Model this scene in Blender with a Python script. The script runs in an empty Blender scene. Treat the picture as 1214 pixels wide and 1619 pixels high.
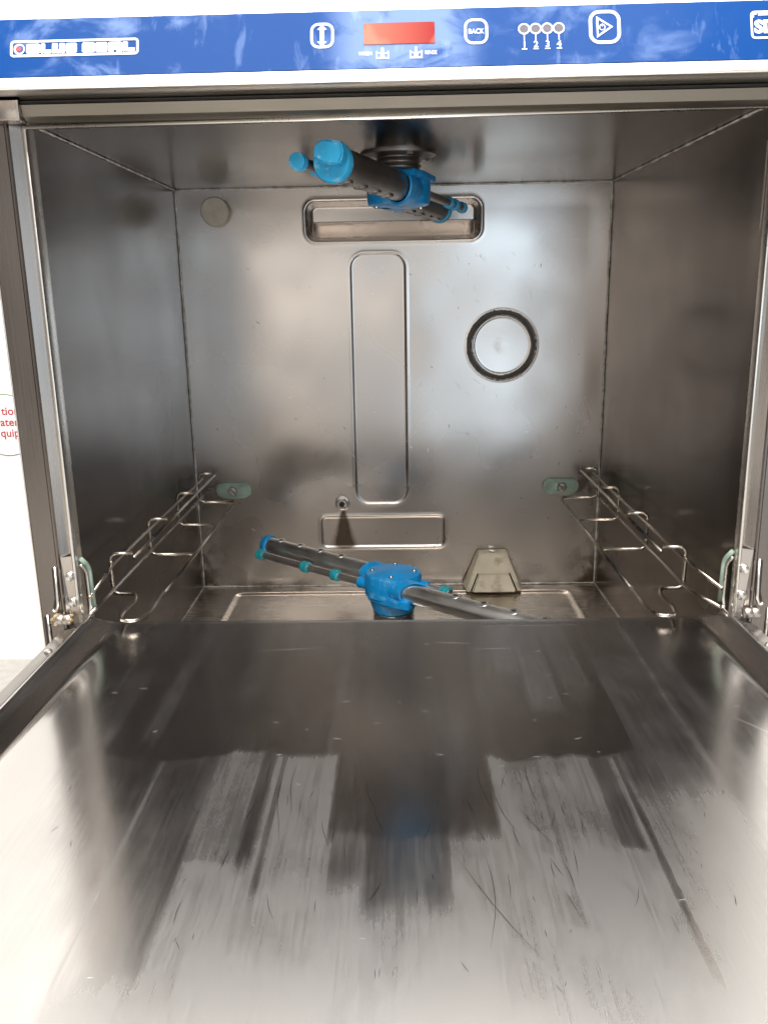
import bpy, bmesh, math, random
import numpy as np
from mathutils import Vector, Matrix
random.seed(7); np.random.seed(7)
S = bpy.context.scene; COL = S.collection; R = math.radians; PI = math.pi

# ------------------------------------------------------------------ camera
cam = bpy.data.objects.new('camera', bpy.data.cameras.new('camera')); COL.objects.link(cam); S.camera = cam
yaw, pitch, roll = -0.0228, -0.2533, -0.0185
fw = Vector((math.sin(yaw)*math.cos(pitch), math.cos(yaw)*math.cos(pitch), math.sin(pitch)))
rt = fw.cross(Vector((0, 0, 1))).normalized(); up = rt.cross(fw)
r2 = rt*math.cos(roll) + up*math.sin(roll); u2 = -rt*math.sin(roll) + up*math.cos(roll)
cam.matrix_world = Matrix(((r2.x, u2.x, -fw.x, 0.2775), (r2.y, u2.y, -fw.y, -0.6629), (r2.z, u2.z, -fw.z, 0.3923), (0, 0, 0, 1)))
cam.data.sensor_fit = 'VERTICAL'; cam.data.sensor_height = 24; cam.data.lens = 24*1338.9/1619
cam.data.clip_start = 0.02; cam.data.clip_end = 50

# ------------------------------------------------------------------ world and lamps (an indoor room: ceiling panels and a window behind the photographer, plus an added fill)
w = bpy.data.worlds.new('World'); S.world = w; w.use_nodes = True
w.node_tree.nodes['Background'].inputs[0].default_value = (1.0, 0.95, 0.90, 1)
w.node_tree.nodes['Background'].inputs[1].default_value = 0.30
def area(name, loc, target, sx, sy, power, col):
    l = bpy.data.lights.new(name, 'AREA'); l.shape = 'RECTANGLE'; l.size = sx; l.size_y = sy; l.energy = power; l.color = col
    o = bpy.data.objects.new(name, l); COL.objects.link(o); o.location = loc
    o.rotation_euler = (Vector(target)-Vector(loc)).to_track_quat('-Z', 'Y').to_euler(); return o
area('ceiling_lamp', (0.2, -1.85, 2.45), (0.2, -1.85, 0), 1.9, 2.2, 165, (1.0, .97, .93))
area('ceiling_lamp', (0.2, -0.1, 2.45), (0.2, -0.1, 0), 2.6, 0.8, 105, (1.0, .97, .93))
area('window_light', (1.00, -2.3, 0.34), (.35, 0, .35), 1.0, 1.0, 6.2, (.66, .84, 1.0))
area('room_fill_light', (-.30, -2.9, 0.60), (.2, .4, .3), 1.25, 1.2, 5.2, (1.0, .93, .84))  # added warm fill that brightens the back wall, not a lamp of the room
S.view_settings.view_transform = 'Standard'; S.view_settings.look = 'None'
S.view_settings.exposure = 0.0; S.view_settings.gamma = 1
S.render.engine = 'CYCLES'
S.cycles.max_bounces = 12; S.cycles.glossy_bounces = 10

# ------------------------------------------------------------------ materials
class NT:
    def __init__(s, name):
        s.m = bpy.data.materials.new(name); s.m.use_nodes = True; s.t = s.m.node_tree; s.n = s.t.nodes; s.l = s.t.links
        s.b = s.n['Principled BSDF']; tc = s.n.new('ShaderNodeTexCoord'); s.co = tc.outputs['Object']
    def map(s, scale, loc=(0, 0, 0)):
        m = s.n.new('ShaderNodeMapping'); m.inputs['Scale'].default_value = scale; m.inputs['Location'].default_value = loc
        s.l.new(s.co, m.inputs[0]); return m.outputs[0]
    def noise(s, scale, sv=(1, 1, 1), detail=3, rough=.55, dist=0, loc=(0, 0, 0)):
        n = s.n.new('ShaderNodeTexNoise'); n.inputs['Scale'].default_value = scale; n.inputs['Detail'].default_value = detail
        n.inputs['Roughness'].default_value = rough; n.inputs['Distortion'].default_value = dist
        s.l.new(s.map(sv, loc), n.inputs['Vector']); return n.outputs['Fac']
    def rng(s, x, a, b, c, d, smooth=False):
        n = s.n.new('ShaderNodeMapRange'); n.inputs[1].default_value = a; n.inputs[2].default_value = b; n.inputs[3].default_value = c; n.inputs[4].default_value = d
        if smooth: n.interpolation_type = 'SMOOTHSTEP'
        s.l.new(x, n.inputs[0]); return n.outputs[0]
    def math(s, op, a, b=0.0, c=0.0):
        n = s.n.new('ShaderNodeMath'); n.operation = op
        for i, v in enumerate((a, b, c)):
            if isinstance(v, (int, float)): n.inputs[i].default_value = v
            else: s.l.new(v, n.inputs[i])
        return n.outputs[0]
    def mix(s, f, a, b):
        n = s.n.new('ShaderNodeMix'); n.data_type = 'RGBA'
        for i, v in ((0, f), (6, a), (7, b)):
            if isinstance(v, (int, float)): n.inputs[i].default_value = v
            elif isinstance(v, tuple): n.inputs[i].default_value = (*v, 1)
            else: s.l.new(v, n.inputs[i])
        return n.outputs[2]
    def sep(s):
        n = s.n.new('ShaderNodeSeparateXYZ'); s.l.new(s.co, n.inputs[0]); return n.outputs
    def bump(s, h, strength, dist=.001):
        n = s.n.new('ShaderNodeBump'); n.inputs['Strength'].default_value = strength; n.inputs['Distance'].default_value = dist
        s.l.new(h, n.inputs['Height']); s.l.new(n.outputs[0], s.b.inputs['Normal'])
    def box(s, xyz, x0, x1, y0, y1, e=.006, wob=None, ey=None, axes=(0, 1)):
        """soft-edged rectangle mask"""
        X, Y = xyz[axes[0]], xyz[axes[1]]; ey = ey or e
        if wob is not None: Y = s.math('ADD', Y, wob)
        a = s.math('MULTIPLY', s.rng(X, x0-e, x0+e, 0, 1, True), s.rng(X, x1-e, x1+e, 1, 0, True))
        b = s.math('MULTIPLY', s.rng(Y, y0-ey, y0+ey, 0, 1, True), s.rng(Y, y1-ey, y1+ey, 1, 0, True))
        return s.math('MULTIPLY', a, b)

def steel(name, base=(.56, .53, .50), rough=.25, var=.08, brush=(1, 40, 40), bs=.04, cloud=.10, cs=6.0, fa=.03):
    t = NT(name); b = t.b; b.inputs['Metallic'].default_value = 1
    n1 = t.noise(cs, detail=2); n2 = t.noise(cs*.45, detail=2, loc=(3, 7, 1)); fine = t.noise(60, brush, detail=2)
    r = t.rng(n1, .25, .75, rough-var, rough+var, True)
    r = t.math('ADD', r, t.rng(fine, .35, .65, -fa, fa)); t.l.new(r, b.inputs['Roughness'])
    dark = tuple(c*(1-cloud*2) for c in base); lite = tuple(min(1, c*(1+cloud)) for c in base)
    t.l.new(t.mix(t.rng(n2, .25, .75, 0, 1, True), dark, lite), b.inputs['Base Color'])
    
    if bs: t.bump(fine, bs*.35, .00015)
    return t
def plain(name, col, rough=.5, metal=0, var=.12, ns=40, bump=0.0, spec=None, coat=0):
    t = NT(name); b = t.b; b.inputs['Metallic'].default_value = metal
    n = t.noise(ns, detail=3)
    t.l.new(t.mix(t.rng(n, .35, .65, 0, 1), tuple(c*(1-var) for c in col), tuple(min(1, c*(1+var)) for c in col)), b.inputs['Base Color'])
    t.l.new(t.rng(n, .3, .7, rough*.85, min(1, rough*1.15)), b.inputs['Roughness'])
    if spec is not None: b.inputs['Specular IOR Level'].default_value = spec
    if coat: b.inputs['Coat Weight'].default_value = coat; b.inputs['Coat Roughness'].default_value = .12
    if bump: t.bump(n, bump, .001)
    return t
M = {}
# back wall: brushed, swirls, rust weeping below the nut and in the lower corners
t = steel('back_wall_steel', (.61, .57, .54), .27, .08, (1.2, 1, 14), .0, .08, 7, .0)
xyz = t.sep()
wob = t.math('MULTIPLY', t.math('SUBTRACT', t.noise(30), .5), .02)
weep = t.box(xyz, .1925, .1985, .068, .112, .0025, wob, .006, (0, 2))
dx = t.math('ABSOLUTE', t.math('SUBTRACT', xyz[0], .197)); wid = t.rng(xyz[2], .112, .056, .003, .020)
fan = t.math('MULTIPLY', t.math('MULTIPLY', t.rng(t.math('DIVIDE', t.math('ADD', dx, t.math('MULTIPLY', wob, .25)), wid), .0, 1.15, .85, 0, True), t.rng(t.noise(60, detail=4, loc=(5, 5, 5)), .30, .6, .9, 1.2)), t.math('MULTIPLY', t.rng(xyz[2], .050, .060, 0, 1, True), t.rng(xyz[2], .112, .1, 0, 1)))
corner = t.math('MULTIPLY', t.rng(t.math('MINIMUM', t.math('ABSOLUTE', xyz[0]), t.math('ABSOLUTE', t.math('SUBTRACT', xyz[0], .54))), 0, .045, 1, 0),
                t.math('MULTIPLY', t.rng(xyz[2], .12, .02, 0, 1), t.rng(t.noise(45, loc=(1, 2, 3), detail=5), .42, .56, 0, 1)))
base_in = t.b.inputs['Base Color'].links[0].from_socket
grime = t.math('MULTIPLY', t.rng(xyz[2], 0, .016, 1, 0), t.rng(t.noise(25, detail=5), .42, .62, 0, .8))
clipg = t.math('MULTIPLY', t.box(xyz, .004, .03, .125, .165, .008, wob, .01, (0, 2)), t.rng(t.noise(70, detail=4), .42, .6, .2, 1))
clipr = t.math('MULTIPLY', t.box(xyz, .506, .535, .125, .165, .008, wob, .01, (0, 2)), t.rng(t.noise(70, detail=4), .42, .6, .2, 1))
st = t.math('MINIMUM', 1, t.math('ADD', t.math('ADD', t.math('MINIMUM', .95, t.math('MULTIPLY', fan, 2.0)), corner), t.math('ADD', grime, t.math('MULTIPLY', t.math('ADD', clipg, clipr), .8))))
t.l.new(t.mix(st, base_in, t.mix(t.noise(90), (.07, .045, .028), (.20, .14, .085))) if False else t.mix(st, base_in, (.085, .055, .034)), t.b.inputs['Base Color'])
t.l.new(t.rng(st, 0, 1, 1, .45), t.b.inputs['Metallic'])
M['back'] = t.m
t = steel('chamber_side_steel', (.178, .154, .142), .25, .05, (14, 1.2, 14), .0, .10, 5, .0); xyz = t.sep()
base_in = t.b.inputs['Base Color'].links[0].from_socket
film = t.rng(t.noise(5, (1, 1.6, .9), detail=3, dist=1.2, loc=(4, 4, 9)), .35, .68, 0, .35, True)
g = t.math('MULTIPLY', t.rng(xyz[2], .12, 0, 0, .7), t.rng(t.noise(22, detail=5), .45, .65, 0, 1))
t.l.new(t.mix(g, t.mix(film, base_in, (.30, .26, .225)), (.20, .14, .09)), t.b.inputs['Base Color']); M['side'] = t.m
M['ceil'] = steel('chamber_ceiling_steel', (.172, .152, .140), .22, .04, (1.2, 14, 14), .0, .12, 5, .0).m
t = steel('chamber_floor_steel', (.56, .51, .45), .26, .06, (.25, 12, 12), .04, .12, 9); M['floor'] = t.m
M['frame'] = steel('frame_steel', (.48, .44, .41), .26, .06, (12, 12, .25), .04, .08, 8).m
M['post'] = steel('door_post_steel', (.22, .195, .182), .24, .05, (12, 12, .25), .04, .10, 8).m
M['trim'] = steel('bright_trim_steel', (.85, .81, .76), .30, .05, (10, 10, 2), .02, .06, 20).m
t = plain('weld_bead_metal', (.90, .80, .68), .5, metal=0, var=.45, ns=90); M['weld'] = t.m
M['rail'] = steel('door_rail_steel', (.40, .37, .345), .30, .06, (10, 2, 10), .02, .10, 14).m
M['bezel'] = steel('fascia_steel', (.80, .77, .74), .36, .05, (.25, 12, 12), .03, .05, 10).m
M['header'] = steel('header_steel', (.24, .22, .19), .42, .05, (.25, 12, 12), .03, .06, 10).m
M['wire'] = steel('rack_wire_steel', (.66, .60, .52), .22, .06, (10, 10, 10), .03, .15, 30).m
M['tube'] = steel('spray_tube_steel', (.95, .93, .90), .36, .04, (1, 1, 1), .01, .03, 14).m
M['tube_dull'] = steel('dull_spray_tube_steel', (.44, .405, .38), .42, .08, (4, 4, 40), .04, .18, 20).m
M['bolt'] = steel('bolt_steel', (.74, .71, .67), .28, .06, (10, 10, 10), .04, .15, 120).m
M['bracket'] = steel('bracket_steel', (.62, .57, .53), .33, .05, (30, 30, 2), .04, .12, 40).m
t = plain('blue_plastic', (.006, .25, .58), .36, var=.14, ns=35, bump=.10); bi = t.b.inputs['Base Color'].links[0].from_socket
t.l.new(t.mix(t.rng(t.noise(110, detail=6, loc=(2, 0, 4)), .54, .72, 0, .55), bi, (.22, .48, .68)), t.b.inputs['Base Color']); M['blue'] = t.m
t = plain('blue_cap_plastic', (.02, .33, .60), .42, var=.10, ns=60, bump=.25); bi = t.b.inputs['Base Color'].links[0].from_socket
t.l.new(t.mix(t.rng(t.noise(140, detail=5), .56, .70, 0, .6), bi, (.35, .60, .72)), t.b.inputs['Base Color']); M['cap'] = t.m
M['teal'] = plain('teal_plastic', (.02, .30, .36), .4, var=.2, ns=90, bump=.1).m
M['mint'] = plain('mint_green_plastic', (.33, .43, .36), .55, var=.22, ns=80, bump=.2).m
t = plain('limescaled_beige_plastic', (.68, .61, .47), .6, var=.08, ns=50, bump=.2); bi = t.b.inputs['Base Color'].links[0].from_socket
t.l.new(t.mix(t.rng(t.noise(55, detail=6), .52, .66, 0, .75), bi, (.36, .29, .18)), t.b.inputs['Base Color']); M['beige'] = t.m
M['cream'] = plain('cream_plug_plastic', (.60, .55, .46), .5, var=.1, ns=60, bump=.1).m
M['black'] = plain('black_rubber', (.015, .014, .013), .5, ns=60).m
M['crud'] = plain('limescale_crud', (.36, .28, .17), .8, var=.45, ns=260, bump=.6).m
M['groove_shade'] = plain('dark_groove_shade', (.075, .065, .05), .5, var=.3, ns=90).m  # dark tone standing in for the shade inside the ring groove
M['white_print'] = plain('white_print', (.86, .88, .92), .4, var=.03, ns=60).m
M['grey_led'] = plain('unlit_grey_lamp', (.14, .13, .15), .35, var=.1, ns=200, spec=.07).m
M['red_dot'] = plain('red_print', (.62, .04, .05), .4, var=.08).m
M['navy'] = plain('navy_print', (.03, .05, .22), .4, var=.08).m
t = plain('dark_scratch', (.012, .011, .010), .8, var=.3, ns=80); t.b.inputs['Specular IOR Level'].default_value = 0; M['scr_dark'] = t.m
M['scr_lite'] = plain('bright_scratch', (.80, .78, .75), .45, metal=.6, var=.2, ns=80).m
# blue film: glossy, scuffed, pale patches for lifted overlay and glare painted into the colour
t = NT('blue_overlay_film'); b = t.b; xyz = t.sep()
n = t.noise(22, (1, 1, 1.6), detail=6, rough=.55, dist=.5); n2 = t.noise(70, (1.6, 1, .35), detail=4, dist=.4); n3 = t.noise(3.2, (1, 1, 1), detail=2, loc=(.3, 0, 0))
lift_glare = t.math('MULTIPLY', t.box(xyz, .238, .325, -.1, .2, .016, None, .01), t.rng(n, .40, .56, .10, 1, True))
lift_glare2 = t.math('MULTIPLY', t.math('ADD', t.box(xyz, .02, .15, -.1, .2, .02, None, .01), t.math('MULTIPLY', t.box(xyz, .345, .47, -.1, .2, .02, None, .01), .6)), t.rng(n, .47, .66, 0, .75, True))
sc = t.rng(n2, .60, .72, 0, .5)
wear_glare = t.math('MINIMUM', 1, t.math('ADD', t.math('MULTIPLY', lift_glare, .62), t.math('ADD', t.math('MULTIPLY', lift_glare2, .75), t.math('MULTIPLY', sc, .5))))
t.l.new(t.mix(wear_glare, t.mix(t.rng(n3, .3, .7, 0, 1), (.006, .048, .20), (.010, .066, .26)), (.24, .34, .58)), b.inputs['Base Color'])
b.inputs['Specular IOR Level'].default_value = .06; t.l.new(t.rng(wear_glare, 0, 1, .22, .5), b.inputs['Roughness']); t.bump(n, .12, .002); M['film'] = t.m
t = NT('red_display_window'); b = t.b
n = t.noise(26, (1, 1, 1), detail=4, dist=.5); g = t.rng(t.sep()[0], .256, .302, 1, 0)  # paler toward the left: reflected glare painted into the red
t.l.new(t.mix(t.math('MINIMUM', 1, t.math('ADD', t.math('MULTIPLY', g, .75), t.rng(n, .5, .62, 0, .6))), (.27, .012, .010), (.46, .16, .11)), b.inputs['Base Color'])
b.inputs['Roughness'].default_value = .15; b.inputs['Specular IOR Level'].default_value = .07; M['display'] = t.m
# door liner: satin steel in strips of differing roughness and base tone
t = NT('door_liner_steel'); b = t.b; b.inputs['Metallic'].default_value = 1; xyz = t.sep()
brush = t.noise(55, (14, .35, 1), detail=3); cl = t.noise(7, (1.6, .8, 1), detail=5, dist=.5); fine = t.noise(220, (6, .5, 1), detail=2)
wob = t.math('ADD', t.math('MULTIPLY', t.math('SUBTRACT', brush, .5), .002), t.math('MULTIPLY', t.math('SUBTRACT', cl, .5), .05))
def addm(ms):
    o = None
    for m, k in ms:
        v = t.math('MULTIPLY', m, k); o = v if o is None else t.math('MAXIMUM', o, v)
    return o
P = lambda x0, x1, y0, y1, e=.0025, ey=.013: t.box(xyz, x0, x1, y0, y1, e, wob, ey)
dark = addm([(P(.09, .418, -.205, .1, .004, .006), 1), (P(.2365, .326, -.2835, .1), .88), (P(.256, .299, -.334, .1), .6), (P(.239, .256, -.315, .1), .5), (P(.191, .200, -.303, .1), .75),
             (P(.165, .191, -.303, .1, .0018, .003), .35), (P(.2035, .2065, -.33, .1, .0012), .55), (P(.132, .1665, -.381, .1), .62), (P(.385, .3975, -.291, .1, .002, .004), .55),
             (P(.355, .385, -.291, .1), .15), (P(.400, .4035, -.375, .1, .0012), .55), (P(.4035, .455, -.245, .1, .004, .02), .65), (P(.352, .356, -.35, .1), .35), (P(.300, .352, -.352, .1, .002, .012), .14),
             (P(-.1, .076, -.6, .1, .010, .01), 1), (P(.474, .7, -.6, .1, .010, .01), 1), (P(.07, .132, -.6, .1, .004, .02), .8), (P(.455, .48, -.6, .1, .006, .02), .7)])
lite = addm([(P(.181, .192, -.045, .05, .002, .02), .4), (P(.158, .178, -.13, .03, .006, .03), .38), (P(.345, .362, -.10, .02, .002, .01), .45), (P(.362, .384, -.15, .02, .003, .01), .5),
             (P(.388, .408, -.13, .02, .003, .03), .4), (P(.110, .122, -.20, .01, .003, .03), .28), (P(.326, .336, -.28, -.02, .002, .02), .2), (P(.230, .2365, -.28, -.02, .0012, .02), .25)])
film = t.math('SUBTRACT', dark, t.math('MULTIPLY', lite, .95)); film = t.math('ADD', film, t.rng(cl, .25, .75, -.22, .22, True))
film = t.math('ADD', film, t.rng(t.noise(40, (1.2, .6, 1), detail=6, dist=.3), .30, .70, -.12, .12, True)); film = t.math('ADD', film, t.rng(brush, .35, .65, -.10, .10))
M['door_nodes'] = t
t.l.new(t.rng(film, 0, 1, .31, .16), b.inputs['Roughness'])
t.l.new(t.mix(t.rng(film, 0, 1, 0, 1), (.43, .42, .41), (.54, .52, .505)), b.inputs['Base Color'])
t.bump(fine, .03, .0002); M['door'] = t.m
tg = t.n.new('ShaderNodeTangent'); tg.direction_type = 'UV_MAP'; tg.uv_map = 'UVMap'; t.l.new(tg.outputs[0], b.inputs['Tangent'])
b.inputs['Anisotropic'].default_value = .45; b.inputs['Anisotropic Rotation'].default_value = .25
M['wall'] = plain('white_wall_paint', (.84, .83, .81), .6, var=.02, ns=3).m
t = plain('speckled_beige_counter', (.40, .385, .355), .5, var=.08, ns=60); bi = t.b.inputs['Base Color'].links[0].from_socket
t.l.new(t.mix(t.rng(t.noise(220, detail=2), .60, .68, 0, .5), bi, (.33, .30, .26)), t.b.inputs['Base Color']); M['counter'] = t.m
M['paper'] = plain('sticker_white', (.85, .85, .84), .5, var=.02).m
M['text_red'] = plain('sticker_red_print', (.42, .05, .06), .5, var=.05).m
t = NT('green_to_grey_print'); t.l.new(t.mix(t.rng(t.sep()[2], .12, .21, 0, 1), (.12, .12, .12), (.12, .26, .07)), t.b.inputs['Base Color']); M['ring'] = t.m

# ------------------------------------------------------------------ mesh helpers
def mk(name, bm, mat, parent=None, smooth=False, angle=None):
    me = bpy.data.meshes.new(name); bm.normal_update(); bm.to_mesh(me); bm.free(); me.materials.append(M[mat] if isinstance(mat, str) else mat)
    if smooth:
        me.polygons.foreach_set('use_smooth', [True]*len(me.polygons))
        if angle: me.set_sharp_from_angle(angle=R(angle))
    o = bpy.data.objects.new(name, me); COL.objects.link(o)
    if parent: o.parent = parent
    return o
def thing(name, label, cat, group=None):
    o = bpy.data.objects.new(name, None); COL.objects.link(o); o.empty_display_size = .02; o['label'] = label; o['category'] = cat
    if group: o['group'] = group
    return o
def box(bm, x0, x1, y0, y1, z0, z1, bev=0, seg=2, mat=None):
    vs = [bm.verts.new((x, y, z)) for x in (x0, x1) for y in (y0, y1) for z in (z0, z1)]
    f = [bm.faces.new([vs[i] for i in q]) for q in ((0, 1, 3, 2), (4, 6, 7, 5), (0, 4, 5, 1), (2, 3, 7, 6), (0, 2, 6, 4), (1, 5, 7, 3))]
    if bev: bmesh.ops.bevel(bm, geom=list({e for q in f for e in q.edges}), offset=bev, segments=seg, affect='EDGES', profile=.5)
    return bm
def rpath(pts, r=.004, n=5, closed=False):
    """round the corners of a polyline"""
    pts = [Vector(p) for p in pts]; out = []; N = len(pts)
    for i, p in enumerate(pts):
        if not closed and i in (0, N-1): out.append(p); continue
        a, c = pts[i-1], pts[(i+1) % N]; rr = min(r, (a-p).length*.49, (c-p).length*.49)
        s, e = p+(a-p).normalized()*rr, p+(c-p).normalized()*rr
        for k in range(n+1):
            q = k/n; out.append(s*(1-q)**2+p*2*q*(1-q)+e*q*q)
    return out
def tube(bm, pts, rad, seg=10, caps=True):
    pts = [Vector(p) for p in pts]; n = len(pts); rad = rad if isinstance(rad, (list, tuple)) else [rad]*n
    t0 = (pts[1]-pts[0]).normalized(); ref = Vector((0, 0, 1)) if abs(t0.z) < .9 else Vector((1, 0, 0)); u = t0.cross(ref).normalized(); rings = []
    for i, p in enumerate(pts):
        t = (pts[min(i+1, n-1)]-pts[max(i-1, 0)]).normalized(); u = (u-t*u.dot(t)).normalized(); v = t.cross(u)
        rings.append([bm.verts.new(p+(u*math.cos(a)+v*math.sin(a))*rad[i]) for a in [2*PI*k/seg for k in range(seg)]])
    for a, b in zip(rings, rings[1:]):
        for k in range(seg): bm.faces.new((a[k], a[(k+1) % seg], b[(k+1) % seg], b[k]))
    if caps: bm.faces.new(rings[0][::-1]); bm.faces.new(rings[-1])
    return bm
def lathe(bm, prof, c, axis, seg=28, sx=1):
    """prof = [(r, h)] revolved round axis through c"""
    ax = Vector(axis).normalized(); ref = Vector((0, 0, 1)) if abs(ax.z) < .9 else Vector((1, 0, 0)); u = ax.cross(ref).normalized(); v = ax.cross(u); c = Vector(c)
    rings = [[bm.verts.new(c+ax*h+(u*math.cos(2*PI*k/seg)+v*math.sin(2*PI*k/seg))*max(r, 1e-5)) for k in range(seg)] for r, h in prof]
    for a, b in zip(rings, rings[1:]):
        for k in range(seg): bm.faces.new((a[k], a[(k+1) % seg], b[(k+1) % seg], b[k]))
    bm.faces.new(rings[0][::-1]); bm.faces.new(rings[-1]); bmesh.ops.recalc_face_normals(bm, faces=bm.faces[:]); return bm
def prism(bm, poly, T, th):
    """poly [(u,v)] extruded by th; T(u,v,w)->Vector"""
    a = [bm.verts.new(T(u, v, 0)) for u, v in poly]; b = [bm.verts.new(T(u, v, th)) for u, v in poly]; n = len(poly)
    bm.faces.new(a[::-1]); bm.faces.new(b)
    for i in range(n): bm.faces.new((a[i], a[(i+1) % n], b[(i+1) % n], b[i]))
    return bm
def rr2(x0, x1, y0, y1, r, n=6):
    out = []
    for cx, cy, a0 in ((x1-r, y1-r, 0), (x0+r, y1-r, 90), (x0+r, y0+r, 180), (x1-r, y0+r, 270)):
        for k in range(n+1): a = R(a0+90*k/n); out.append((cx+r*math.cos(a), cy+r*math.sin(a)))
    return out
def ringp(bm, outer, inner, T, th):
    n = len(outer); o0 = [bm.verts.new(T(u, v, 0)) for u, v in outer]; o1 = [bm.verts.new(T(u, v, th)) for u, v in outer]
    i0 = [bm.verts.new(T(u, v, 0)) for u, v in inner]; i1 = [bm.verts.new(T(u, v, th)) for u, v in inner]
    for k in range(n):
        j = (k+1) % n; bm.faces.new((o1[k], o1[j], i1[j], i1[k])); bm.faces.new((o0[k], o0[j], o1[j], o1[k])); bm.faces.new((i0[j], i0[k], i1[k], i1[j]))
    return bm
def circ(cx, cy, r, n=28): return [(cx+r*math.cos(2*PI*k/n), cy+r*math.sin(2*PI*k/n)) for k in range(n)]
def text(name, s, size, T, parent, mat, extr=.0001, align='LEFT', bold=0.0, xs=1.0):
    cu = bpy.data.curves.new(name, 'FONT'); cu.body = s; cu.size = size; cu.align_x = align; cu.offset = bold; cu.extrude = 0; cu.resolution_u = 3
    tmp = bpy.data.objects.new('tmp', cu); COL.objects.link(tmp); dg = bpy.context.evaluated_depsgraph_get(); dg.update()
    me = bpy.data.meshes.new_from_object(tmp.evaluated_get(dg)); bpy.data.objects.remove(tmp)
    for v in me.vertices: v.co = T(v.co.x*xs, v.co.y, extr)
    me.name = name; me.materials.clear(); me.materials.append(M[mat]); o = bpy.data.objects.new(name, me); COL.objects.link(o); o.parent = parent; return o
def gridmesh(name, us, vs, F, mat, parent, flip=False):
    U, V = np.meshgrid(us, vs, indexing='ij'); X, Y, Z = F(U, V); co = np.stack([X, Y, Z], -1).reshape(-1, 3)
    nu, nv = len(us), len(vs); i = np.arange((nu-1)*(nv-1)); a = (i//(nv-1))*nv + i % (nv-1); q = np.stack([a, a+nv, a+nv+1, a+1], -1)
    if flip: q = q[:, ::-1]
    me = bpy.data.meshes.new(name); me.vertices.add(len(co)); me.vertices.foreach_set('co', co.ravel().astype(np.float32))
    me.loops.add(q.size); me.loops.foreach_set('vertex_index', q.ravel().astype(np.int32)); me.polygons.add(len(q))
    me.polygons.foreach_set('loop_start', np.arange(0, q.size, 4, dtype=np.int32)); me.polygons.foreach_set('use_smooth', np.ones(len(q), bool))
    me.update(calc_edges=True); uvl = me.uv_layers.new(name='UVMap'); uvl.data.foreach_set('uv', np.stack([U.ravel(), V.ravel()], -1)[q.ravel()].ravel().astype(np.float32)); me.materials.append(M[mat]); o = bpy.data.objects.new(name, me); COL.objects.link(o); o.parent = parent; return o
def sdrr(U, V, x0, x1, y0, y1, r):
    qx = np.abs(U-(x0+x1)/2)-(x1-x0)/2+r; qy = np.abs(V-(y0+y1)/2)-(y1-y0)/2+r
    return np.hypot(np.maximum(qx, 0), np.maximum(qy, 0))+np.minimum(np.maximum(qx, qy), 0)-r
def sm(x, a, b): q = np.clip((x-a)/(b-a), 0, 1); return q*q*(3-2*q)
def warp(U, V, s, amp, seed):
    rs = np.random.RandomState(seed); o = 0
    for k in range(7):
        a, b, p = rs.uniform(-s, s), rs.uniform(-s, s), rs.uniform(0, 6.3); o = o+np.sin(a*U+b*V+p)
    return o*amp/7

W, D, H = .54, .4474, .5205
CX = .278

# ------------------------------------------------------------------ setting
def struct(o): o['kind'] = 'structure'; return o
struct(mk('wall', box(bmesh.new(), -3, 3.4, .88, .98, -.3, 2.6), 'wall'))
struct(mk('floor', box(bmesh.new(), -3, 3.4, -3.4, .88, -.36, -.3), 'counter'))
# round sticker on the wall, mostly hidden by the machine
tS = lambda u, v, w_: Vector((-.452+u, .8798-w_, .168+v))
st = thing('round_sticker', 'round white sticker with red lettering and thin ring on the white wall beside the dishwasher', 'sticker')
mk('sticker_disc', prism(bmesh.new(), circ(0, 0, .0575, 48), tS, .0004), 'paper', st)
mk('ring', ringp(bmesh.new(), circ(0, 0, .0575, 64), circ(0, 0, .0562, 64), tS, .0008), 'ring', st)
for s, y, q in (('tion', .0190, 0), ('ater', -.0015, .0045), ('quip', -.0215, .0065)):
    text('lettering', s, .0210, lambda u, v, w_, y=y, q=q: tS(u-.0060-q, v+y, .0008), st, 'text_red', bold=.0004)

# ------------------------------------------------------------------ dishwasher body
dw = thing('dishwasher', 'open stainless steel commercial dishwasher with blue control strip and its door folded down', 'dishwasher')
def edge(Q, a, b): return sm(Q, a, a+.03)*(1-sm(Q, b-.03, b))
# back wall as real relief
def back(U, V):
    y = np.full_like(U, D)
    s = sdrr(U, V, .1615, .379, .4555, .504, .013); y = y+.024*(1-sm(s, -.0065, .0005))*np.clip(.30+.70*(V-.4575)/.0225, .30, 1) - .0012*np.exp(-(np.maximum(s, 0)/.003)**2)*(s > -.001)
    s = sdrr(U, V, .2135, .2865, .115, .4425, .020); y = y+.0013*(1-sm(s, -.004, 0))-.0005*np.exp(-((s+.001)/.0018)**2)
    s = sdrr(U, V, .1645, .336, .054, .1015, .010); y = y+.0015*(1-sm(s, -.005, 0))-.0006*np.exp(-((s+.001)/.0018)**2)
    d = np.hypot(U-.4073, V-.3241); y = y+.014*sm(d, .0384, .0392)*(1-sm(d, .0434, .0442)) - .0010*np.exp(-((d-.0366)/.0012)**2) - .0006*np.exp(-((d-.0450)/.0010)**2)-.0003*(1-sm(d, 0, .012))
    y = y+(warp(U, V, 26, .0022, 3)+warp(U, V, 60, .0006, 9))*edge(U, 0, W)*edge(V, 0, H)
    return U, y, V
gridmesh('back_wall', np.linspace(0, W, 401), np.linspace(0, H, 387), back, 'back', dw)
gridmesh('side_wall', np.linspace(0.006, D+.002, 60), np.linspace(0, H, 60), lambda U, V: (warp(U, V, 22, .0022, 5)*edge(U, 0, D)*edge(V, 0, H), U, V), 'side', dw)
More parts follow.
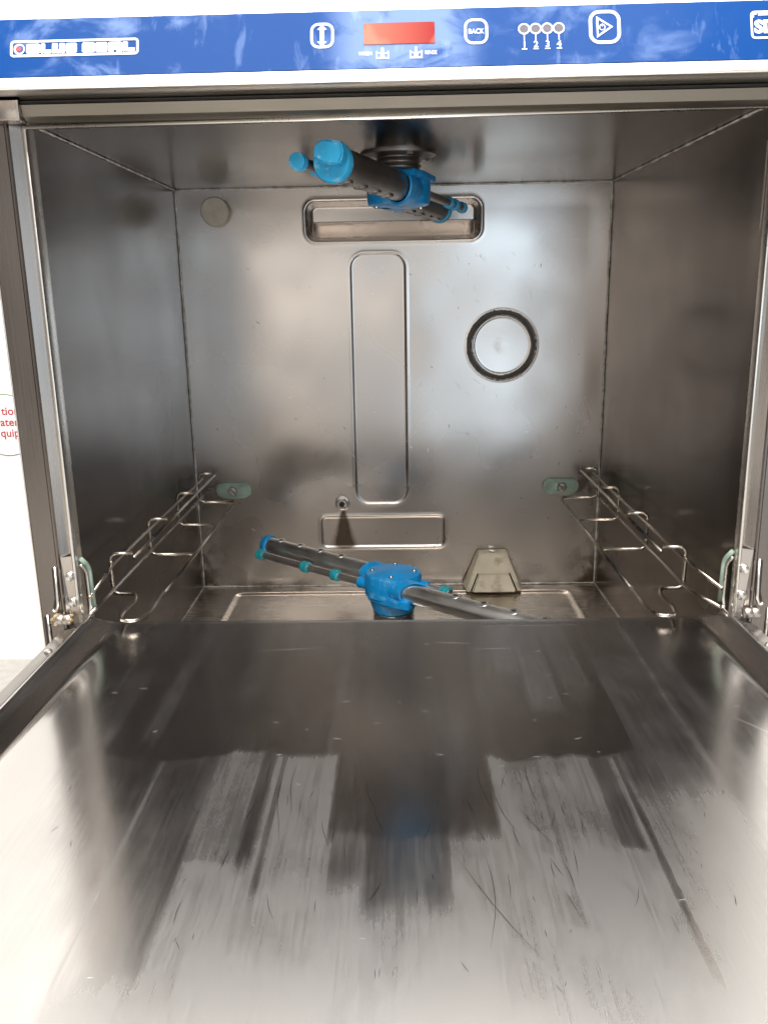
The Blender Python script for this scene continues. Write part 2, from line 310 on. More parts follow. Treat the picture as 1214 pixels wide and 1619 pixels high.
gridmesh('side_wall', np.linspace(0.006, D+.002, 60), np.linspace(0, H, 60), lambda U, V: (W+.0078*(1-U/D)+warp(U, V, 22, .0022, 6)*edge(U, 0, D)*edge(V, 0, H), U, V), 'side', dw)
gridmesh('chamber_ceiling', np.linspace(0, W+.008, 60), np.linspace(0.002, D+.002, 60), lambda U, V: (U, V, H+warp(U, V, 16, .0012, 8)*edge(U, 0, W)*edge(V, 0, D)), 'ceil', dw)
def flo(U, V):
    s = sdrr(U, V, .05, .499, .06, .4215, .012); z = -.0018*(1-sm(s, -.003, 0))+.0014*np.exp(-((s+.001)/.0018)**2)
    return U, V, z+warp(U, V, 14, .0012, 12)
gridmesh('chamber_floor', np.linspace(0, W+.008, 181), np.linspace(0, D+.002, 181), flo, 'floor', dw)
bm = bmesh.new()
for p in (((.001, D-.001, 0), (.001, D-.001, H)), ((W-.001, D-.001, 0), (W-.001, D-.001, H)), ((0, D-.001, H-.001), (W, D-.001, H-.001)), ((0, D-.001, .001), (W, D-.001, .001)),
          ((.001, 0.01, H-.001), (.001, D, H-.001)), ((W+.0068, 0.01, H-.001), (W-.001, D, H-.001)), ((.001, .01, .001), (.001, D, .001)), ((W+.0068, .01, .001), (W-.001, D, .001))):
    a, b = map(Vector, p); n = 60; pts = [a.lerp(b, k/n) for k in range(n+1)]
    tube(bm, pts, [.0011+random.uniform(-.0006, .0004) for _ in pts], 6)
mk('weld_seam', bm, 'weld', dw, True)
bm = bmesh.new(); box(bm, 0, W, .0, .006, .0005, .1215); mk('front_sill', bm, 'frame', dw)
# cabinet sides, top, front below the door
bm = bmesh.new(); box(bm, -.026, -.024, .002, .52, -.292, .60, .0005); mk('cabinet_side', bm, 'frame', dw)
bm = bmesh.new(); box(bm, .580, .582, .002, .52, -.292, .60, .0005); mk('cabinet_side', bm, 'frame', dw)
bm = bmesh.new(); box(bm, -.0238, .5798, .50, .52, -.292, .60, .0005); mk('cabinet_back', bm, 'frame', dw)
bm = bmesh.new(); box(bm, -.0238, .5798, -.004, .498, -.292, -.02, .001); mk('lower_cabinet', bm, 'frame', dw)
# door posts: outer strip, ridge, inner strip, bright lip  (sgn mirrors about CX)
def X(x, s): return x if s < 0 else 2*CX-x
for s in (-1, 1):
    prof = [(-.026, .004), (-.0258, -.002), (-.0250, -.0026), (-.0085, -.0020), (-.0072, -.0034), (-.0058, -.0034), (-.0048, -.0020), (.0050, .0035), (.0056, .0035)]
    bm = bmesh.new(); zz = np.linspace(.02, .5255, 12); rows = [[bm.verts.new((X(x, s), y, z)) for x, y in prof] for z in zz]
    for a, b in zip(rows, rows[1:]):
        for k in range(len(prof)-1): bm.faces.new((a[k], a[k+1], b[k+1], b[k]) if s < 0 else (a[k], b[k], b[k+1], a[k+1]))
    for f in bm.faces:
        if min(abs(v.co.x-X(.0050, s)) for v in f.verts) < .0002: f.material_index = 1
    po = mk('door_post', bm, 'post', dw, True, 25); po.data.materials.append(M['frame'])
    bm = bmesh.new(); box(bm, min(X(.0058, s), X(.0082, s)), max(X(.0058, s), X(.0082, s)), -.0045, .012, .09, .5135, .0008); mk('bright_lip', bm, 'trim', po, True, 40)
    bm = bmesh.new(); box(bm, min(X(-.0268, s), X(-.0256, s)), max(X(-.0268, s), X(-.0256, s)), -.0030, .004, .02, .5255, .0004); mk('edge_fold', bm, 'trim', po, True, 40)
    # hinge bracket with two bolt heads
    bm = bmesh.new(); pl = [(-.0040, .186), (.0052, .187), (.0056, .128), (.0012, .128)]
    prism(bm, [(X(u, s), v) for u, v in pl], lambda u, v, w_: Vector((u, -.0015-w_, v)), .0018); bmesh.ops.recalc_face_normals(bm, faces=bm.faces[:])
    br = mk('hinge_bracket', bm, 'bracket', dw)
    for bx, bz in ((.0022, .1700), (.0026, .1475)):
        bm = bmesh.new(); lathe(bm, [(.0038, 0), (.0040, .0008), (.0039, .0022), (.0032, .0032), (.0010, .0036)], (X(bx, s), -.0032, bz), (0, -1, 0), 20); bo = mk('bolt_head', bm, 'bolt', br, True, 45)
        bm = bmesh.new(); box(bm, X(bx, s)-.0030, X(bx, s)+.0030, -.0070, -.0066, bz-.0004, bz+.0004); mk('bolt_slot', bm, 'scr_dark', bo) if False else bm.free()
    # J shaped slots of the hinge arm, with rolled edge
    zoff = .002 if s > 0 else 0
    bm = bmesh.new(); pth = rpath([(X(-.0095, s), -.0036, .1785), (X(-.0105, s), -.0036, .1445), (X(-.0130, s), -.0036, .1385), (X(-.0160, s), -.0036, .1405)], .004)
    tube(bm, pth, .0012, 8); mk('slot_edge', bm, 'trim', po, True)
    bm = bmesh.new(); poly = [(-.0106, .1775), (-.0116, .1460), (-.0134, .1410), (-.0152, .1418), (-.0146, .1450), (-.0132, .1500), (-.0126, .1765)]
    prism(bm, [(X(u, s), v) for u, v in poly], lambda u, v, w_: Vector((u, -.0024-w_, v)), .0004); bmesh.ops.recalc_face_normals(bm, faces=bm.faces[:]); mk('slot_opening', bm, 'black', po)
    bm = bmesh.new(); tube(bm, [(X(-.0205, s), -.0036, .1365), (X(-.0202, s), -.0036, .100)], .0012, 8); mk('slot_edge', bm, 'trim', po, True)
    bm = bmesh.new(); box(bm, min(X(-.0240, s), X(-.0215, s)), max(X(-.0240, s), X(-.0215, s)), -.0032, -.0027, .095, .134); mk('slot_opening', bm, 'black', po)
    # corner filler block under the header
    bm = bmesh.new(); box(bm, min(X(-.012, s), X(.0105, s)), max(X(-.012, s), X(.0105, s)), -.018, -.004, .5150, .5285, .001); mk('corner_block', bm, 'frame', dw, True, 40)
# header above the opening: groove, black strip standing in for the shadow gap, rolled lip
bm = bmesh.new(); prof = [(.010, .536), (-.0165, .5350), (-.0165, .5305), (-.0120, .5285), (-.0120, .5270), (-.0150, .5255), (-.0120, .5185), (-.0060, .5152), (.002, .5148), (.002, .5225)]
xs = np.linspace(.0107, 2*CX-.0107, 30); rows = [[bm.verts.new((x, y, z)) for y, z in prof] for x in xs]
for a, b in zip(rows, rows[1:]):
    for k in range(len(prof)-1): bm.faces.new((a[k], a[k+1], b[k+1], b[k]))
hd = mk('header', bm, 'header', dw, True, 30)
bm = bmesh.new(); box(bm, .0107, 2*CX-.0107, -.0138, -.0122, .5272, .5283); mk('shadow_gap_strip', bm, 'black', hd)  # black strip in place of the shade in the gap
bm = bmesh.new(); tube(bm, [(.006, -.0035, .5128), (2*CX-.006, -.0035, .5158)], .0016, 8); mk('rolled_lip', bm, 'trim', hd, True)

# ------------------------------------------------------------------ control panel (tilted back 20 degrees)
TA = R(20); P0 = Vector((0, -.05, .528)); VD = Vector((0, math.sin(TA), math.cos(TA))); ND = Vector((0, -math.cos(TA), math.sin(TA)))
def TP(u, v, w_): return P0+Vector((u, 0, 0))+VD*v+ND*w_
bm = bmesh.new(); A = [TP(-.034, 0, 0), TP(-.034, .0785, 0), Vector((-.034, .10, TP(0, .0785, 0).z)), Vector((-.034, .52, .6015)), Vector((-.034, .52, .6)), Vector((-.034, -.015, .6)) ]
poly = [(P0.y, P0.z), (TP(0, .0785, 0).y, TP(0, .0785, 0).z), (.52, TP(0, .0785, 0).z), (.52, .5985), (.01, .5985), (.01, .5365), (-.0175, .5365), (-.0175, .5305), (P0.y+.002, .5275)]
L_ = [bm.verts.new((-.034, y, z)) for y, z in poly]; R_ = [bm.verts.new((.590, y, z)) for y, z in poly]; n = len(poly)
bm.faces.new(L_[::-1]); bm.faces.new(R_)
for i in range(n): bm.faces.new((L_[i], L_[(i+1) % n], R_[(i+1) % n], R_[i]))
bmesh.ops.recalc_face_normals(bm, faces=bm.faces[:])
es = [e for e in bm.edges if abs(e.verts[0].co.x-e.verts[1].co.x) > .1 and e.verts[0].co.y < -.01 and e.verts[0].co.z < .5285 or (abs(e.verts[0].co.x-e.verts[1].co.x) > .1 and e.verts[0].co.z > .6)]
bmesh.ops.bevel(bm, geom=es, offset=.0015, segments=3, affect='EDGES')
cp = mk('control_panel', bm, 'bezel', dw, True, 30)
bm = bmesh.new(); prism(bm, rr2(-.030, .586, .0083, .0492, .002), TP, .0006); fo = mk('blue_overlay', bm, 'film', cp)
e1, e2 = .0008, .0003
def ring_print(name, x0, x1, y0, y1, r, wd, mat='white_print'):
    bm = bmesh.new(); ringp(bm, rr2(x0, x1, y0, y1, r), rr2(x0+wd, x1-wd, y0+wd, y1-wd, max(r-wd, .0003)), lambda u, v, w_: TP(u, v, .0005+w_), .0004); return mk(name, bm, mat, cp)
def poly_print(name, polys, mat='white_print', h=.0009):
    bm = bmesh.new()
    for p in polys: prism(bm, p, lambda u, v, w_: TP(u, v, .0005+w_), h-.0005)
    bmesh.ops.recalc_face_normals(bm, faces=bm.faces[:]); return mk(name, bm, mat, cp)
# logo plate: BLUE SEAL in solid block letters
ring_print('logo_frame', .0192, .1056, .0222, .0338, .0025, .0015)
poly_print('logo_dot', [circ(.0253, .0278, .0037, 24)], 'white_print', .0008)
poly_print('logo_dot', [circ(.0256, .0278, .0026, 24)], 'navy', .0010)
poly_print('logo_dot', [circ(.0247, .0278, .0017, 20)], 'red_dot', .0012)
def blk(x0, x1, k, z0=.0244, z1=.0313):
    r = .0012; w_ = x1-x0; h = z1-z0
    if k == 'L': return [rr2(x0, x0+w_*.42, z0, z1, .0007, 3), [(x0+.001, z0), (x1, z0), (x1, z0+h*.36), (x0+.001, z0+h*.36)]]
    if k == 'U': return [rr2(x0, x0+w_*.44, z0, z1, .0006, 3), rr2(x0+w_*.56, x1, z0, z1, .0006, 3), [(x0+w_*.2, z0), (x1-w_*.2, z0), (x1-w_*.2, z0+h*.35), (x0+w_*.2, z0+h*.35)]]
    if k == 'A': return [rr2(x0, x1, z0+h*.22, z1, r, 3), [(x0, z0), (x0+w_*.4, z0), (x0+w_*.4, z0+h*.5), (x0, z0+h*.5)], [(x0+w_*.6, z0), (x1, z0), (x1, z0+h*.5), (x0+w_*.6, z0+h*.5)]]
    return [rr2(x0, x1, z0, z1, r, 3)]
xs_ = [(.0300, .0392, 'B'), (.0398, .0468, 'L'), (.0474, .0562, 'U'), (.0568, .0642, 'E'), (.0676, .0762, 'S'), (.0768, .0846, 'E'), (.0852, .0944, 'A'), (.0950, .1030, 'L')]
for a, b_, k in xs_:
    poly_print('logo_letter', blk(a, b_, k))
    m = (a+b_)/2; q = (b_-a)
    if k == 'B': poly_print('letter_slit', [[(a+q*.3, .0294), (b_-q*.3, .0294), (b_-q*.3, .0297), (a+q*.3, .0297)], [(a+q*.3, .0262), (b_-q*.3, .0262), (b_-q*.3, .0265), (a+q*.3, .0265)]], 'navy', .0010)
    if k == 'E': poly_print('letter_slit', [[(a+q*.4, .0292), (b_, .0292), (b_, .0295), (a+q*.4, .0295)], [(a+q*.4, .0262), (b_, .0262), (b_, .0265), (a+q*.4, .0265)]], 'navy', .0010)
    if k == 'S': poly_print('letter_slit', [[(a+q*.4, .0292), (b_, .0292), (b_, .0295), (a+q*.4, .0295)], [(a, .0262), (b_-q*.4, .0262), (b_-q*.4, .0265), (a, .0265)]], 'navy', .0010)
    if k == 'A': poly_print('letter_slit', [[(a+q*.4, .0288), (b_-q*.4, .0288), (b_-q*.4, .0292), (a+q*.4, .0292)]], 'navy', .0010)
# temperature / drain key
ring_print('button_outline', .2203, .2359, .0232, .0409, .0055, .0016)
c = .2280; poly_print('double_arrow', [[(c, .0395), (c+.0031, .0362), (c+.0014, .0362), (c+.0014, .0278), (c+.0031, .0278), (c, .0245), (c-.0031, .0278), (c-.0014, .0278), (c-.0014, .0362), (c-.0031, .0362)]])
# display
bm = bmesh.new(); prism(bm, rr2(.2557, .3027, .0249, .0398, .0006), lambda u, v, w_: TP(u, v, .0005+w_), .0005); mk('red_display', bm, 'display', cp)
text('lettering', 'WASH', .0040, lambda u, v, w_: TP(u*.78+.2522, v+.0172, .0009), cp, 'white_print')
text('lettering', 'RINSE', .0040, lambda u, v, w_: TP(u*.78+.2960, v+.0170, .0009), cp, 'white_print')
for c in (.2680, .2902):
    poly_print('spray_symbol', [[(c-.0042, .0146), (c+.0042, .0146), (c+.0042, .0156), (c-.0042, .0156)], [(c-.0042, .0156), (c-.0034, .0156), (c-.0034, .0200), (c-.0042, .0200)],
                                [(c+.0034, .0156), (c+.0042, .0156), (c+.0042, .0200), (c+.0034, .0200)], [(c-.0014, .0158), (c+.0014, .0158), (c+.0006, .0225), (c-.0006, .0225)],
                                [(c-.0032, .0186), (c-.0016, .0180), (c-.0016, .0186), (c-.0030, .0194)], [(c+.0032, .0186), (c+.0030, .0194), (c+.0016, .0186), (c+.0016, .0180)]])
# back key
ring_print('button_outline', .3222, .3378, .0234, .0412, .0055, .0016)
text('lettering', 'BACK', .0050, lambda u, v, w_: TP(u*.80+.3300, v+.0307, .0009), cp, 'white_print', align='CENTER', bold=.00004)
# four programme lamps with numbers
for i, c in enumerate((.3616, .3692, .3768, .3844)):
    bm = bmesh.new(); ringp(bm, circ(c, .0332, .0039), circ(c, .0332, .0030), lambda u, v, w_: TP(u, v, .0005+w_), .0004); mk('lamp_ring', bm, 'white_print', cp)
    poly_print('programme_lamp', [circ(c, .0332, .0029)], 'grey_led', .0008)
    poly_print('stem', [[(c-.0003, .0250), (c+.0003, .0250), (c+.0003, .0293), (c-.0003, .0293)], [(c-.0017, .0188), (c+.0017, .0188), (c+.0017, .0194), (c-.0017, .0194)]])
    text('lettering', str(i+1), .0062, lambda u, v, w_, c=c: TP(u+c, v+.0202, .0009), cp, 'white_print', align='CENTER', bold=.00012)
# start key
ring_print('button_outline', .4042, .4250, .0214, .0449, .0070, .0021)
def tri(c, cy, a, b_): return [(c-a, cy+b_), (c-a, cy-b_), (c+a*1.15, cy)]
bm = bmesh.new(); ringp(bm, tri(.4143, .0332, .0050, .0075), tri(.4140, .0332, .0036, .0054), lambda u, v, w_: TP(u, v, .0005+w_), .0004); mk('play_symbol', bm, 'white_print', cp)
poly_print('glare_patch', [[(.4170, .0425), (.4215, .0425), (.4225, .0395), (.4195, .0385)], [(.4072, .0262), (.4110, .0290), (.4102, .0252), (.4080, .0246)]]) if False else None
bm = bmesh.new(); ringp(bm, circ(.4130, .0330, .0021, 20), circ(.4130, .0330, .0016, 20), lambda u, v, w_: TP(u, v, .0005+w_), .0004); box(bm, .41275, .41325, 0, .0001, 0, .0001); 
for v in [v for v in bm.verts if v.co.y >= 0 and v.co.z < .2]: v.co = TP(.4128 if v.co.x < .413 else .4132, .0335 if v.co.z < .00005 else .0358, .0006 if v.co.y > .00005 else .0009)
mk('power_symbol', bm, 'white_print', cp)
# brand model badge at the right edge
ring_print('badge_frame', .5098, .5560, .0222, .0416, .0030, .0013)
text('lettering', 'SD', .0120, lambda u, v, w_: TP(u+.5122, v+.0265, .0009), cp, 'white_print', bold=.0006)
poly_print('badge_mark', [[(.5115, .0372), (.5122, .0372), (.5122, .0392), (.5140, .0392), (.5140, .0399), (.5115, .0399)], [(.515, .0385), (.53, .0385), (.53, .0402), (.515, .0402)]])
# pencil mark above the strip
bm = bmesh.new(); tube(bm, [TP(.1355, .0600, .0001), TP(.138, .0578, .0001), TP(.1395, .0555, .0001)], .0003, 5); mk('pen_mark', bm, 'scr_dark', cp)

# ------------------------------------------------------------------ fittings in the chamber
bm = bmesh.new(); ringp(bm, circ(.4073, .3241, .0436, 64), circ(.4073, .3241, .0390, 64), lambda u, v, w_: Vector((u, D+.0125-w_, v)), .004); mk('groove_shade_ring', bm, 'groove_shade', dw, True, 40)  # dark ring added at the groove bottom to paint its shade
bm = bmesh.new(); lathe(bm, [(.0175, 0), (.0175, .016), (.0172, .0185), (.0162, .0195), (.002, .0199)], (.0518, D+.002, .4925), (0, -1, 0), 32); mk('vent_plug', bm, 'cream', dw, True, 40)
bm = bmesh.new(); lathe(bm, [(.0100, 0), (.0100, .0008), (.0085, .0014)], (.1962, D-.0012, .1183), (0, -1, 0), 24); fn = mk('probe_washer', bm, 'frame', dw, True, 40)
bm = bmesh.new(); lathe(bm, [(.0078, 0), (.0078, .005), (.0068, .0060), (.0044, .0060), (.0040, .003)], (.1962, D-.003, .1183), (0, -1, 0), 6); mk('probe_nut', bm, 'bolt', fn)
bm = bmesh.new(); lathe(bm, [(.0030, 0), (.0030, .009), (.0024, .010), (.0012, .010)], (.1962, D-.003, .1183), (0, -1, 0), 16); mk('probe_tip', bm, 'black', fn, True, 40)
def clip(cx, cz, s):
    bm = bmesh.new(); T = lambda u, v, w_: Vector((u, D-.0005-w_, v)); prism(bm, rr2(cx-.0235, cx+.0235, cz-.0105, cz+.0105, .0100), T, .006)
    bmesh.ops.bevel(bm, geom=[e for e in bm.edges if e.verts[0].co.y < D-.004 and e.verts[1].co.y < D-.004], offset=.0015, segments=2, affect='EDGES')
    c_ = mk('rack_clip', bm, 'mint', dw, True, 40)
    bm = bmesh.new(); ringp(bm, rr2(cx-.0195, cx+.0195, cz-.0070, cz+.0070, .0066), rr2(cx-.0178, cx+.0178, cz-.0053, cz+.0053, .0050), lambda u, v, w_: T(u, v, .006+w_), .0012); mk('clip_ridge', bm, 'mint', c_)
    bm = bmesh.new(); lathe(bm, [(.0062, 0), (.0062, .004), (.0050, .0055), (.0015, .0058)], (cx-.001*s, D-.0062, cz), (0, -1, 0), 20); sc_ = mk('clip_screw', bm, 'bolt', c_, True, 45)
    bm = bmesh.new(); box(bm, cx-.0042, cx+.0042, D-.0122, D-.0114, cz-.0006, cz+.0006); bmesh.ops.rotate(bm, verts=bm.verts, cent=(cx, D, cz), matrix=Matrix.Rotation(R(50), 3, 'Y')); mk('screw_slot', bm, 'black', sc_)
clip(.0515, .1385, 1); clip(.4880, .1385, -1)
# beige sensor hood at the foot of the back wall
hx = .3985
def TH(pts): return [Vector(p) for p in pts]
hood_pts = dict(a=(hx-.037, D-.032, .000), b=(hx+.037, D-.032, .0006), c=(hx+.041, D-.006, .002), d=(hx-.041, D-.006, .002), e=(hx-.0180, D-.017, .0490), f=(hx+.0180, D-.017, .0490), g=(hx+.0205, D-.001, .0510), h=(hx-.0205, D-.001, .0510))
bm = bmesh.new(); q = {k: bm.verts.new(v) for k, v in hood_pts.items()}
for f in ('abfe', 'bcgf', 'cdhg', 'daeh', 'efgh', 'adcb'): bm.faces.new([q[k] for k in f])
bmesh.ops.recalc_face_normals(bm, faces=bm.faces[:]); bmesh.ops.bevel(bm, geom=bm.edges[:], offset=.0016, segments=3, affect='EDGES'); hood = mk('sensor_hood', bm, 'beige', dw, True, 40)
bm = bmesh.new(); pl = [(hx-.028, .0015), (hx+.028, .0015), (hx+.0195, .024), (hx-.0195, .024)]
prism(bm, pl, lambda u, v, w_: Vector((u, D-.0325+v*.28-w_, v)), .006); bmesh.ops.recalc_face_normals(bm, faces=bm.faces[:]); bmesh.ops.bevel(bm, geom=bm.edges[:], offset=.001, segments=2, affect='EDGES'); mk('hood_flap', bm, 'beige', hood, True, 40)
for sx in (-1, 1):
    bm = bmesh.new(); tube(bm, [(hx+sx*.0305, D-.0330, .002), (hx+sx*.0210, D-.0262, .0245)], .0008, 6); mk('hood_slot', bm, 'scr_dark', hood, True)
bm = bmesh.new(); lathe(bm, [(.0045, 0), (.0045, .0015), (.003, .002)], (hx, D-.009, .0500), (0, 0, 1), 16); mk('hood_screw', bm, 'bolt', hood, True, 40)

# ------------------------------------------------------------------ wire rack guides
def rack(s, label):
    t_ = thing('rack_guide', label, 'rack guide', 'wire rack guides on the chamber side walls'); m = lambda x, y, z: (X2(x, s), y, z)
    xo, xi, xl = .0128, .0335, .0570; r = .0017; zt, zb = .1690, .1305
    for k, y in enumerate((.412, .300, .183, .063)):
        bm = bmesh.new(); pts = [m(xi, y, zt), m(xo, y, zt), m(xo, y, zb), m(xl if k < 3 else .0330, y, zb)]
        if k == 3: pts += [m(.0385, .045, zb), m(.0345, .022, .1285), m(.0385, .000, .1290), m(.0535, .000, .1290), m(.0580, .024, .1290), m(xl, .07, .1290)]
        tube(bm, rpath(pts, .007, 6), r, 10); mk('cross_wire', bm, 'wire', t_, True)
    for pts in ([m(xi, .4125, zt-.0032), m(xi+.002, .060, zt-.0032)], [m(xo+.0032, .42, .1600), m(xo+.0032, .063, .1600), (m(xo-.001, .008, .1470) if s < 0 else (.5425, .010, .1485))], [m(xo+.003, .42, .1375), m(xo+.003, .040, .1370), (m(xo+.003, -.004, .1365) if s < 0 else (.5380, .0, .1360))], [m(xl, .412, zb-.0034), m(xl, .060, zb-.0030)]):
        bm = bmesh.new(); tube(bm, pts, r, 10); mk('rail_wire', bm, 'wire', t_, True)
    return t_
def X2(x, s): return x if s < 0 else .5415-x
rack(-1, 'bent steel wire rack guide on the chamber wall left of the spray arms')
rack(1, 'bent steel wire rack guide on the chamber wall right of the beige hood')
for s in (-1, 1):   # mint green front clips that hold the guides
    bm = bmesh.new(); y0 = .001
    pts = rpath([(X(.0105, s), y0+.0015, .1830), (X(.0122, s), y0+.0125, .1730), (X(.0124, s), y0+.0135, .136)], .008, 6)
    tube(bm, pts, .0021, 10); fc = mk('front_clip', bm, 'mint', dw, True)
    bm = bmesh.new(); tube(bm, rpath([(X(.0100, s), y0+.001, .1785), (X(.0115, s), y0+.0085, .170), (X(.0118, s), y0+.0085, .140), (X(.0118, s), y0+.006, .134)], .005), .0014, 10); mk('clip_wire', bm, 'trim', fc, True)
    bm = bmesh.new(); tube(bm, [(X(.0125, s), y0+.006, .135), (X(.0125, s), y0+.006, .128)], .0022, 10); mk('clip_pin', bm, 'bolt', fc, True)

# ------------------------------------------------------------------ spray arms
def spray(name, label, C, ux, wr, side, half, zsgn, tubemat, capmat, hid=0):
    """C hub centre, ux unit dir towards near end, zsgn = +1 arm faces up; side = sideways offset of the near wash tube"""
    t_ = thing(name, label, 'spray arm'); C = Vector(C); u = Vector((ux[0], ux[1], 0)).normalized(); n_ = Vector((-u.y, u.x, 0)); k = Vector((0, 0, zsgn))
    def T(a, b, c): return C+u*a+n_*b+k*c
    for e in (1, -1):
        o = side*e
        bm = bmesh.new(); tube(bm, [T(e*.026, o, 0), T(e*half, o, 0)], wr, 24); wt = mk('wash_tube', bm, tubemat, t_, True, 40)
        for i in range(4):
            a = e*(half-.022-.034*i) ; 
            bm = bmesh.new(); lathe(bm, [(.0058, -.0018), (.0058, .0003), (.0046, .0008), (.0026, .0002), (.0024, -.0010)], T(a, o+.0012, wr*.985), k, 20); 
            nz = mk('wash_nozzle', bm, 'tube' if zsgn > 0 else tubemat, wt, True, 50)
            bm = bmesh.new(); lathe(bm, [(.0026, 0), (.0024, .0003)], T(a, o+.0012, wr*.985+.0003), k, 14); mk('nozzle_hole', bm, 'black', wt)
        bm = bmesh.new(); ax = u*e; c0 = T(e*(half-.004), o, 0)
        lathe(bm, [(wr+.0006, 0), (wr+.0022, .0008), (wr+.0024, .006), (wr+.0012, .0082), (wr*.8, .0088), (.002, .0092)], c0, ax, 28); ec = mk('end_cap', bm, capmat, t_, True, 40)
        # rinse tube, beside the wash tube
        ro = -side*e*1.15; rz = -.0015; rh = (half if not hid else half-.020) if (e < 0 or not hid) else hid
        bm = bmesh.new(); tube(bm, [T(e*.024, ro, rz), T(e*(rh+.006), ro, rz)], .0042, 16); rtb = mk('rinse_tube', bm, tubemat, t_, True, 40)
        for a in (((rh, rh-.077, rh-.125) if zsgn > 0 else (rh+.001, rh-.036, rh-.062)) if rh > .1 else (rh,)):
            bm = bmesh.new(); c1 = T(e*(a-.004), ro, rz); lathe(bm, [(.0050, 0), (.0064, .0004), (.0064, .0030), (.0050, .0034), (.0050, .0058), (.0064, .0062), (.0064, .0088), (.0050, .0092)], c1, ax, 20); cl_ = mk('rinse_clip', bm, 'teal' if zsgn > 0 else capmat, t_, True, 50)
            bm = bmesh.new(); lathe(bm, [(.0022, 0), (.0022, .0045), (.0012, .0048)], T(e*a, ro, rz+.0005), k, 12); mk('rinse_jet', bm, 'bolt' if zsgn > 0 else tubemat, cl_, True, 50)
    # hub: domed disc, skirt, two open ended saddles
    bm = bmesh.new(); lathe(bm, ([(.022, -.029), (.024, -.024), (.027, -.014), (.0305, -.010)] if zsgn > 0 else [(.020, -.012), (.024, -.010), (.0310, -.008)])+[ (.0305, .0085), (.0290, .0125), (.0250, .0140), (.004, .0152)], C, k, 40); hb = mk('hub', bm, 'blue', t_, True, 35)
    for e in (1, -1):
        o = side*e; bm = bmesh.new(); nn = 20
        def ring(a, rr, wide): return [bm.verts.new(T(e*a, o+math.cos(2*PI*j/nn)*rr*wide, math.sin(2*PI*j/nn)*rr)) for j in range(nn)]
        # slanted outer mouth: the side away from the hub reaches further
        rs = []
        for a, rr, sl in ((.000, wr+.0030, 0), (.030, wr+.0030, .004), (.040, wr+.0032, .010), (.0405, wr+.0012, .010), (.030, wr+.0008, .010)):
            rs.append([bm.verts.new(T(e*(a+sl*math.cos(2*PI*j/nn)), o+math.cos(2*PI*j/nn)*rr*e, math.sin(2*PI*j/nn)*rr)) for j in range(nn)])
        for a_, b_ in zip(rs, rs[1:]):
            for j in range(nn): bm.faces.new((a_[j], a_[(j+1) % nn], b_[(j+1) % nn], b_[j]))
        bmesh.ops.recalc_face_normals(bm, faces=bm.faces[:]); mk('saddle', bm, 'blue', hb, True, 40)
        bm = bmesh.new(); tube(bm, [T(e*.005, -side*e*1.15, -.0015), T(e*.034, -side*e*1.15, -.0015)], .0064, 16); mk('rinse_socket', bm, 'blue', hb, True, 40)
    # flat web between the saddles
    bm = bmesh.new(); sg = 1 if side > 0 else -1; pl = [(.044, sg*.027), (.040, sg*.004), (.030, -sg*.014), (.012, -sg*.030), (-.026, -sg*.031), (-.044, -sg*.027), (-.040, -sg*.004), (-.030, sg*.014), (-.012, sg*.030), (.026, sg*.031)]
    prism(bm, pl, lambda a, b, c: (T(a*.93, b*.93, -.0150+c) if zsgn > 0 else T(a*1.12, b*1.12, -.0135+c)), .0090 if zsgn > 0 else .0055); bmesh.ops.recalc_face_normals(bm, faces=bm.faces[:]); bmesh.ops.bevel(bm, geom=bm.edges[:], offset=.001, segments=2, affect='EDGES'); mk('web', bm, 'blue', hb, True, 40)
    for j in range(4):
        a = R(35+90*j); bm = bmesh.new(); lathe(bm, [(.0023, 0), (.0023, .0010), (.0016, .0020), (.0005, .0022)], T(.0225*math.cos(a), .0225*math.sin(a), .0140), k, 14); mk('hub_screw', bm, 'bolt', hb, True, 50)
    if zsgn < 0:   # keyed grip on the near end cap, mounting plate on the ceiling
        bm = bmesh.new(); e = 1; c0 = T(half+.0045, side, 0)
        pl = [(-.0125, .0115), (.0010, .0140), (.0085, .0110), (.0095, .0010), (.0020, -.0030), (-.0105, -.0045), (-.0140, .0030)]
        prism(bm, pl, lambda a, b, c: c0+n_*(-a)+Vector((0, 0, b))+u*c, .0115); bmesh.ops.recalc_face_normals(bm, faces=bm.faces[:]); bmesh.ops.bevel(bm, geom=bm.edges[:], offset=.0016, segments=3, affect='EDGES'); mk('cap_grip', bm, capmat, t_, True, 40)
        bm = bmesh.new(); c0 = T(-.004, 0, 0)
        lathe(bm, [(.036, 0), (.036, .0022), (.030, .0034), (.0225, .0040)], (C.x, C.y, H-.0002), (0, 0, -1), 32); mp = mk('mounting_plate', bm, 'tube_dull', t_, True, 40)
        for j in range(4):
            a = R(20+90*j); bm = bmesh.new(); lathe(bm, [(.0036, 0), (.0036, .0022), (.0030, .0028)], (C.x+.031*math.cos(a), C.y+.031*math.sin(a), H-.0028), (0, 0, -1), 6); mk('mounting_bolt', bm, 'bolt', mp)
    # ribbed bearing collar between hub and chamber
    pr = []
    for j in range(9): hb0 = .029 if zsgn > 0 else .012; pr += [(.020, -hb0-.0045*j), (.0225, -hb0-.0015-.0045*j), (.020, -hb0-.0035-.0045*j)]
    top = abs((H if zsgn < 0 else 0)-C.z)
    pr = [(r_, h) for r_, h in pr if -h < top-.001]
    if len(pr) > 1: bm = bmesh.new(); lathe(bm, pr, C, k, 32); mk('bearing_collar', bm, 'tube_dull' if zsgn < 0 else 'bolt', t_, True, 30)
    return t_
low = spray('lower_spray_arm', 'lower steel spray arm with bright blue hub above the chamber floor', (.2665, .1975, .0905), (.767, -.641), .0102, -.0135, .215, 1, 'tube', 'blue', .058)
